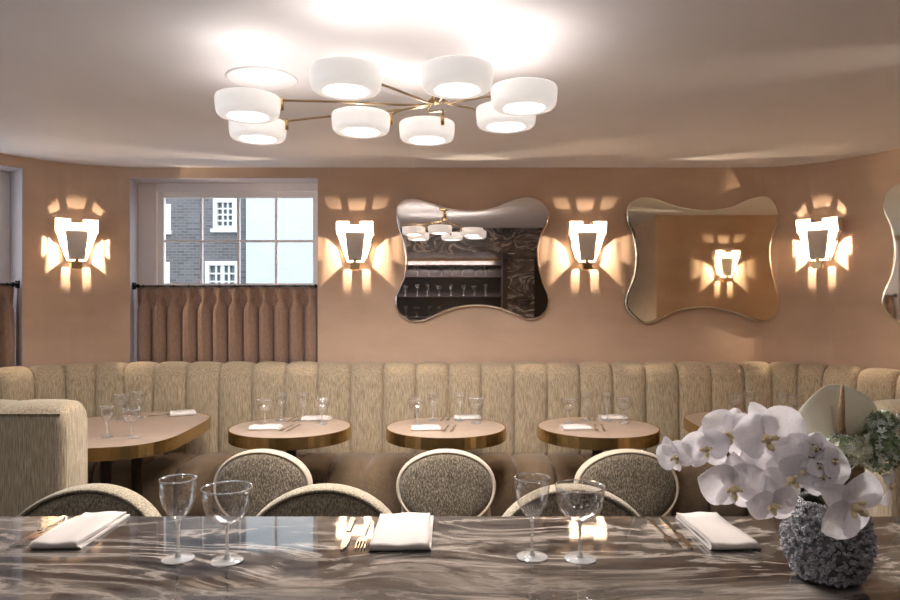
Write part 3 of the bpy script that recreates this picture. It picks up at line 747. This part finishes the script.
COUPE = glass_meshes('coupe', [(.003, .075), (.016, .078), (.030, .086), (.0405, .098), (.0465, .114), (.0492, .132), (.0500, .150), (.0488, .150), (.0480, .132), (.0453, .1145), (.0393, .0992), (.0292, .0876), (.0155, .0800), (0, .078)])
def glass(kind, loc, label, group=None):
    t = thing('wine_glass' if kind == 'w' else 'coupe_glass', loc, label, 'glass', group)
    for nm, m in (WINE if kind == 'w' else COUPE): link(nm, m, t)
    return t
def napkin(loc, w, l, rz, label, group=None, face=-1, skew=0., hgt=.014):
    """rolled fold at local -y"""
    t = h = hgt; lay = t*.36
    outer = []
    NS = 12
    pr = []
    pr.append((l/2, 0)); 
    for k in range(5): pr.append((l/2-l*.95*(k+1)/6, 0.0))
    R = t/2
    for k in range(9):
        a = -PI/2-PI*k/8
        pr.append((-l/2+R+R*1.25*math.cos(a), R+R*math.sin(a)))
    for k in range(6): 
        f = (k+1)/6; pr.append((-l/2+R+(l-R)*f*.985, t-(t*.2)*f+.0012*math.sin(f*7)))
    top_n = len(pr)
    for k in range(6):
        f = 1-k/6; pr.append((-l/2+R+(l-R)*f*.985, t-(t*.2)*f-lay+.0012*math.sin(f*7)))
    pr.append((-l/2+R*.9, t*.5))
    for k in range(6): pr.append((-l/2+R+(l-R)*(k+1)/6, lay))
    V = []; m = len(pr)
    for i in range(NS+1):
        u = -.5+i/NS
        for (y, z) in pr:
            wob = .0015*math.sin(u*9+y*14)*(z/h)
            x = w*u*(1-.015*(z > lay))+skew*y/l
            if z > lay*1.2 and u > .4: x -= .006*(1+math.sin(y*25)*.4)
            V.append((x, y+.004*math.sin(u*5)*(1 if y > 0 else .6), max(.0002, z+wob)))
    Fc = []
    for i in range(NS):
        for j in range(m): Fc.append((i*m+j, i*m+(j+1) % m, (i+1)*m+(j+1) % m, (i+1)*m+j))
    # end caps as quads pairing inner and outer layer
    for base in (0, NS*m):
        Fc.append(tuple(base+j for j in range(m)))
    o = mk('folded_napkin', V, Fc, M['linen'] if hgt < .018 else M['whitelinen'], None, True, loc=loc); o.rotation_euler = (0, 0, rz)
    for f in o.data.polygons[-2:]: f.use_smooth = False
    return tag(o, label, 'napkin', group)
def flat(poly, th, dz=0, arch=lambda y: 0):
    n = len(poly); V = [(x, y, dz+arch(y)) for x, y in poly]+[(x, y, dz+th+arch(y)) for x, y in poly]
    return V, [tuple(range(n))[::-1], tuple(range(n, 2*n))]+[(i, (i+1) % n, n+(i+1) % n, n+i) for i in range(n)]
KH = mk('handle', *flat([(-.0045, .105), (.0045, .105), (.0065, .09), (.005, .04), (.0042, 0), (-.0042, 0), (-.005, .04), (-.0065, .09)], .005), M['steel'])
KB = mk('blade', *flat([(-.0045, .0), (.0045, 0), (.010, -.012), (.011, -.06), (.008, -.095), (.001, -.112), (-.004, -.106), (-.0055, -.06)], .0025, .001), M['steel'])
FH = mk('handle', *flat([(-.004, .10), (.004, .10), (.0065, .085), (.0045, .03), (.003, -.03), (-.003, -.03), (-.0045, .03), (-.0065, .085)], .004), M['steel'])
tin = [flat([(-.003, -.03), (.003, -.03), (.009, -.042), (.0115, -.055), (.0115, -.064), (-.0115, -.064), (-.0115, -.055), (-.009, -.042)], .0025, .0015)]
for i in range(4):
    x = -.0098+i*.0065; tin.append(flat([(x-.0016, -.063), (x+.0016, -.063), (x+.0011, -.104), (x-.0011, -.104)], .0022, .0015))
FT = mk('tines', *join(*tin), M['steel'])
KM = [('handle', KH.data), ('blade', KB.data)]; FM = [('handle', FH.data), ('tines', FT.data)]
for o in (KH, KB, FH, FT): bpy.data.objects.remove(o)
def cutlery(kind, loc, rz, label, group=None):
    t = thing('table_knife' if kind == 'k' else 'table_fork', loc, label, 'knife' if kind == 'k' else 'fork', group, rz)
    for nm, m in (KM if kind == 'k' else FM): link(nm, m, t)
    return t
E = .0006
# counter settings
napkin((-.838, 1.555, CT+E), .105, .225, .0, 'folded linen napkin on the counter in front of the booth end stool', hgt=.016, skew=.0)
napkin((-.105, 1.545, CT+E), .130, .225, .0, 'folded linen napkin on the counter between cutlery and the two glasses, widest of three', hgt=.016, skew=-.0)
napkin((.605, 1.550, CT+E), .108, .225, .0, 'folded linen napkin on the counter beside the orchid vase', hgt=.016, skew=-.0)
cutlery('k', (-.940, 1.555, CT+E), .02, 'steel knife on the counter by the napkin facing the booth end')
cutlery('f', (-.915, 1.565, CT+E), -.10, 'steel fork on the counter by the napkin facing the booth end')
cutlery('k', (-.232, 1.548, CT+E), .02, 'steel knife on the counter, outside the fork at the widest napkin')
cutlery('f', (-.194, 1.548, CT+E), .02, 'steel fork on the counter between knife and widest napkin')
cutlery('k', (.512, 1.552, CT+E), -.02, 'steel knife on the counter beside the napkin near the orchid vase')
cutlery('f', (.482, 1.556, CT+E), .03, 'steel fork on the counter beside the knife near the orchid vase')
glass('w', on(178, 559, CT+E), 'tall wine glass on the counter where the window is reflected')
glass('c', on(227, 561, CT+E), 'coupe glass on the counter where the window is reflected')
glass('w', on(532, 557, CT+E), 'tall wine glass on the counter in front of the bar stool near the orchids')
glass('c', on(580, 559, CT+E), 'coupe glass on the counter in front of the bar stool near the orchids')
# round tables
ZTT = .7512
for key, px, gl, nk in (('below the curtained window', 291, ((265, 425), (281, 420.5), (303, 420.5), (322, 424)), ((266, 428.5), (317, 419.5))),
                        ('below the smoked mirror', 446, ((417, 425), (433, 420.5), (460, 420.5), (476, 423)), ((426, 429), (468, 418.5))),
                        ('below the central sconce', 597.5, ((569, 424), (586, 420.5), (607, 420.5), (624, 423)), ((576, 428.5), (613, 418.5)))):
    for i, (gx, gy) in enumerate(gl):
        k = 'c' if i in (0, 3) else 'w'
        glass(k, on(gx, gy, ZTT), ('coupe glass' if k == 'c' else 'wine glass')+(' by the chair side napkin' if i < 2 else ' by the banquette side napkin')+' on the round table '+key)
    for j, (nx, ny) in enumerate(nk):
        side = 'chair' if j == 0 else 'banquette'
        p = on(nx, ny, ZTT)
        napkin(p, .17, .11, .05*(-1)**j, 'white folded napkin on the %s side of the round table %s' % (side, key), hgt=.02)
        sg = 1 if j == 0 else -1
        cutlery('k', (p.x+sg*.155, p.y+.01, ZTT), -.15, 'knife by the %s side napkin on the round table %s' % (side, key))
        cutlery('f', (p.x+sg*.115, p.y+.01, ZTT), -.15, 'fork by the %s side napkin on the round table %s' % (side, key))
kl = 'on the corner table beside the booth'
glass('w', on(107, 437, ZTT), 'wine glass by the booth end '+kl)
glass('c', on(131, 437, ZTT), 'coupe glass next to the booth end wine glass '+kl)
glass('c', on(122, 419, ZTT), 'coupe glass near the banquette '+kl)
glass('w', on(139, 418, ZTT), 'wine glass near the banquette '+kl)
p = on(183, 414.5, ZTT); napkin(p, .16, .13, .4, 'white folded napkin '+kl, hgt=.025)
cutlery('k', (p.x-.15, p.y-.03, ZTT), -.9, 'dark looking knife beside the napkin '+kl)
cutlery('f', (p.x-.12, p.y-.0, ZTT), -.7, 'dark looking fork beside the napkin '+kl)
kr = 'on the corner table behind the orchids'
for k, gx, gy, w_ in (('c', 735, 419, 'outer'), ('w', 749, 418, 'outer'), ('w', 783, 418, 'inner'), ('c', 795, 419, 'inner')):
    glass(k, on(gx, gy, ZTT), ('coupe glass ' if k == 'c' else 'wine glass ')+('before the napkin ' if w_ == 'outer' else 'beside the anthurium ')+kr)
napkin(on(768, 413.5, ZTT), .16, .11, .1, 'white folded napkin '+kr, hgt=.02)
# glassware on the back bar shelves
for z in (.951, 1.281, 1.601, 1.901):
    for i in range(13):
        x = -1.55+i*.175+random.uniform(-.02, .02)
        k = 'c' if (i+int(z*10)) % 3 == 0 else 'w'
        if z == .951: continue
        glass(k, (x, YB+.13, z), ('coupe' if k == 'c' else 'wine')+' glass on the dark back bar shelves', ('coupes' if k == 'c' else 'wine glasses')+' on the back bar')

# ------------------------------------------------------------------ vase and flowers
vb = on(827, 579, CT); vx, vy = vb.x, vb.y
vt = thing('barnacle_vase', (vx, vy, CT), 'round grey barnacle textured ceramic vase on the marble counter', 'vase')
VP = [(0, .0005), (.040, .0005), (.050, .006), (.062, .026), (.072, .054), (.0745, .084), (.069, .114), (.058, .138), (.049, .150), (.044, .148), (.050, .136), (.060, .112), (.065, .084), (.06, .04), (.03, .015), (0, .012)]
mk('body', *lathe(VP, 56), M['vase'], vt, True)
rings = []
rr = random.Random(3)
prof = VP[2:9]
for i in range(1500):
    f = rr.random()*(len(prof)-1.001); k = int(f); f -= k
    r = prof[k][0]*(1-f)+prof[k+1][0]*f; z = prof[k][1]*(1-f)+prof[k+1][1]*f
    if z < .012: continue
    tz = Vector((prof[k+1][0]-prof[k][0], prof[k+1][1]-prof[k][1])).normalized(); a = rr.random()*2*PI
    nrm = Vector((tz.y*math.cos(a), tz.y*math.sin(a), -tz.x)); pos = Vector((r*math.cos(a), r*math.sin(a), z))
    s_ = rr.uniform(.002, .0046); hh = rr.uniform(.003, .008)
    q = (nrm+Vector((rr.uniform(-.4, .4), rr.uniform(-.4, .4), rr.uniform(-.2, .5)))).to_track_quat('Z', 'Y').to_matrix().to_4x4()
    rings.append(xf(lathe([(s_*1.25, -.002), (s_, hh), (s_*.62, hh*1.02), (s_*.4, hh*.2)], 7), Matrix.Translation(pos) @ q))
tag(mk('barnacles', *join(*rings), M['barnacle'], vt), kind='stuff')
tag(mk('neck_soil', *lathe([(0, .129), (.05, .130), (.0, .1305)], 20), M['stem'], vt), None)

def petal_mesh(name, w, l, cup, tip=.0, wave=.06):
    V = []; Fc = []; nu, nv = 8, 9
    for j in range(nv+1):
        f = j/nv
        ww = w*(math.sin(PI*min(.992, f**(.85 if w > .45 else .8)*.955+.03)))**.55
        for i in range(nu+1):
            u = -1+2*i/nu
            z = cup*(u*u*.35*ww/w)-tip*f*f+wave*math.sin(u*3+f*5)*f*.5+.05*math.sin(f*PI)
            V.append((u*ww, f*l, z*1.0))
    for j in range(nv):
        for i in range(nu): a = j*(nu+1)+i; Fc.append((a, a+1, a+nu+2, a+nu+1))
    me = bpy.data.meshes.new(name); me.from_pydata(V, [], Fc); me.materials.append(M['petal'])
    me.polygons.foreach_set('use_smooth', [True]*len(me.polygons)); return me
PB = [petal_mesh('broad_petal', .60, 1, .3, .12), petal_mesh('broad_petal', .64, .97, .15, .25, .1)]
PS = [petal_mesh('sepal', .36, .95, .2, .18), petal_mesh('sepal', .38, .92, .3, .3, .08)]
LV, LF = join(xf(lathe([(0, -.05), (.10, -.02), (.13, .08), (.08, .2), (0, .24)], 10), Matrix.Translation((0, -.05, .02))),
              xf(lathe([(0, 0), (.07, .03), (.10, .14), (.05, .26), (0, .28)], 8), Matrix.Translation((0, -.18, .05)) @ Matrix.Rotation(.7, 4, 'X')),
              xf(lathe([(0, 0), (.06, .05), (.07, .2), (0, .27)], 8), Matrix.Translation((.1, -.06, .05)) @ Matrix.Rotation(.5, 4, 'Y')),
              xf(lathe([(0, 0), (.06, .05), (.07, .2), (0, .27)], 8), Matrix.Translation((-.1, -.06, .05)) @ Matrix.Rotation(-.5, 4, 'Y')))
lm = bpy.data.meshes.new('lip'); lm.from_pydata([tuple(v) for v in LV], [], LF); lm.materials.append(M['lip']); lm.polygons.foreach_set('use_smooth', [True]*len(lm.polygons))
def bloom(parent, pos, r, f, roll, rng):
    o = link('orchid_bloom', lm, parent, world=True)
    q = Vector(f).normalized().to_track_quat('Z', 'Y') @ Quaternion((0, 0, 1), roll)
    o.rotation_mode = 'QUATERNION'; o.rotation_quaternion = q; o.location = pos; o.scale = (r, r, r)
    for ang, kind, tilt in ((0, 's', .15), (2.3, 's', -.1), (-2.3, 's', -.1), (1.27, 'b', .2), (-1.27, 'b', .2)):
        m = rng.choice(PB if kind == 'b' else PS)
        p = link('petal' if kind == 'b' else 'sepal', m, o)
        p.rotation_mode = 'QUATERNION'
        p.rotation_quaternion = Quaternion((0, 0, 1), -ang+rng.uniform(-.12, .12)) @ Quaternion((1, 0, 0), tilt+rng.uniform(-.2, .2))
        p.location = (0, 0, .03 if kind == 'b' else 0); sc = rng.uniform(.92, 1.08); p.scale = (sc, sc, sc)
def spray(label, stem_pts, blooms, seed):
    rng = random.Random(seed)
    base = Vector((vx, vy, CT+.14))
    t = thing('orchid_spray', base, label, 'orchid', 'orchid sprays in the vase')
    sp = curve([base]+stem_pts, 8)
    mk('stem', *tube(sp, .0025, 6), M['stem'], t, True, world=True)
    for px, py, d, rp, f, roll in blooms:
        pos = at(px, py, d); bloom(t, pos, rp*d/F, f, roll, rng)
        near = min(sp, key=lambda v: (v-pos).length)
        back = pos-Vector(f).normalized()*.012
        if (near-back).length > .004: mk('pedicel', *tube(curve([near, near*.5+back*.5+Vector((0, .006, .006)), back], 4), .0014, 5), M['stem'], t, True, world=True)
spray('white moth orchid spray arching out of the vase toward the napkin', [at(800, 470, 1.27), at(770, 440, 1.27), at(730, 440, 1.28), at(695, 450, 1.28), at(672, 458, 1.29)],
      [(676, 456, 1.285, 21, (-.8, -.7, -.1), .5), (706, 448, 1.26, 25, (-.45, -1, .25), .2), (731, 434, 1.25, 31, (-.2, -1, .25), -.25), (765, 437, 1.24, 38, (.1, -1, .2), .15),
       (733, 486, 1.235, 34, (-.2, -1, -.15), .1), (752, 466, 1.27, 26, (-.1, -1, .1), .6), (772, 503, 1.22, 28, (.05, -1, -.35), .2)], 5)
spray('white moth orchid spray hanging over the front of the vase', [at(822, 475, 1.24), at(835, 478, 1.19), at(850, 492, 1.17)],
      [(806, 463, 1.21, 36, (-.3, -1, .2), -.4), (851, 505, 1.165, 40, (.2, -1, -.15), 1.0), (789, 478, 1.215, 30, (-.3, -1, .0), .8), (888, 486, 1.25, 22, (.7, -.6, -.1), .9)], 9)
# small dark-speckled blossom cluster at the vase mouth
rg = random.Random(21)
t = thing('speckled_orchid', (vx, vy, CT+.14), 'small pale lilac orchid blossoms with dark specks at the vase mouth', 'orchid')
mk('stem', *tube([(vx, vy, CT+.14), tuple(at(822, 458, 1.2))], .002, 6), M['stem'], t, True, world=True)
for px, py in ((815, 447), (826, 455), (818, 466), (833, 462), (824, 476), (812, 457)):
    pos = at(px+rg.uniform(-2, 2), py, 1.185+rg.uniform(-.01, .01)); bloom(t, pos, .026, (rg.uniform(-.6, .6), -1, rg.uniform(-.2, .5)), rg.uniform(0, 3), rg)
    sp_ = [xf(lathe([(0, -.002), (.0024, 0), (0, .002)], 6), Matrix.Translation(pos+Vector((rg.uniform(-.008, .008), -.008, rg.uniform(-.008, .008))))) for _ in range(3)]
    mk('speckle', *join(*sp_), M['lip_dark'], t, True, world=True)
# anthurium
t = thing('anthurium', (vx, vy, CT+.14), 'cream anthurium with broad heart shaped spathe and brown spadix', 'flower')
ac = at(842, 438, 1.30)
V = []; Fc = []; NR, NA = 8, 40
for j in range(NR+1):
    k = j/NR
    for i in range(NA):
        a = 2*PI*i/NA; rad = (.066+.010*math.cos(a)-.010*math.exp(-((a-PI) % (2*PI)-0)**2*0)*0)*(1-.28*math.exp(-((((a-PI*1.5+PI) % (2*PI))-PI)/.28)**2))*k
        x = rad*math.cos(a)*1.12-.006*k; z = rad*math.sin(a)*.95+.036*k
        y = .018*k*k-.012*math.sin(3*a+1)*k*k+.03*z
        V.append((ac.x+x-.004, ac.y+y, ac.z+z))
for j in range(NR):
    for i in range(NA): Fc.append((j*NA+i, j*NA+(i+1) % NA, (j+1)*NA+(i+1) % NA, (j+1)*NA+i))
o = mk('spathe', V, Fc, M['spathe'], t, True, world=True); m = o.modifiers.new('solid', 'SOLIDIFY'); m.thickness = .0012
mk('spadix', *tube([ac+Vector((0, -.004, 0)), at(841.5, 425, 1.285), at(842, 405, 1.28), at(842.5, 390, 1.278), at(842.5, 383, 1.278)], [.006, .0062, .0052, .0035, .001], 10), M['spadix'], t, True, world=True)
mk('stem', *tube(curve([(vx, vy, CT+.14), (vx+.01, vy+.01, ac.z-.03), ac+Vector((0, .004, 0))], 5), .003, 6), M['stem'], t, True, world=True)
# round floret heads
def head(name, label, px, py, d, rp, mats, nfl, seed, flat_=1.0):
    rg = random.Random(seed); c = at(px, py, d); R = rp*d/F
    t = thing(name, (vx, vy, CT+.14), label, 'flower')
    mk('stem', *tube(curve([(vx+.01, vy, CT+.14), (Vector((vx, vy, CT+.14))+c)/2+Vector((.0, .01, .01)), c], 4), .0022, 6), M['stem'], t, True, world=True)
    for k, mt in enumerate(mats):
        fl = []
        for i in range(nfl):
            v = Vector((rg.gauss(0, 1), rg.gauss(0, 1), rg.gauss(0, 1))).normalized(); v.z *= flat_
            p = c+v*R*rg.uniform(.72, 1.05); q = (v+Vector((rg.uniform(-.5, .5), rg.uniform(-.5, .5), rg.uniform(-.5, .5)))).to_track_quat('Z', 'Y').to_matrix().to_4x4()
            s_ = R*rg.uniform(.16, .26); Vq = [(0, 0, -.1*s_)]; Fq = []
            for w_ in range(5):
                a = 2*PI*w_/5
                b = len(Vq); Vq += [(s_*math.cos(a-.5)*.7, s_*math.sin(a-.5)*.7, .15*s_), (s_*math.cos(a), s_*math.sin(a), .3*s_), (s_*math.cos(a+.5)*.7, s_*math.sin(a+.5)*.7, .15*s_)]
                Fq.append((0, b, b+1, b+2))
            fl.append(xf((Vq, Fq), Matrix.Translation(p) @ q))
        tag(mk('florets', *join(*fl), mt, t, world=True), kind='stuff')
    mk('core', *xf(lathe([(0, -.6), (.45, -.42), (.62, 0), (.45, .42), (0, .6)], 12), Matrix.Translation(c) @ Matrix.Scale(R, 4)), M['leafgreen'], t, True, world=True)
head('viburnum_head', 'cream green flat flower head below the anthurium', 845, 449, 1.27, 22, [M['creamgreen'], M['whitegreen']], 110, 1, .6)
head('hydrangea_head', 'upper green and white floret cluster beside the anthurium', 882, 425, 1.30, 17, [M['leafgreen'], M['whitegreen']], 90, 2, .8)
head('hydrangea_head', 'lower green and white floret cluster at the vase edge', 880, 450, 1.28, 21, [M['leafgreen'], M['whitegreen']], 110, 3)
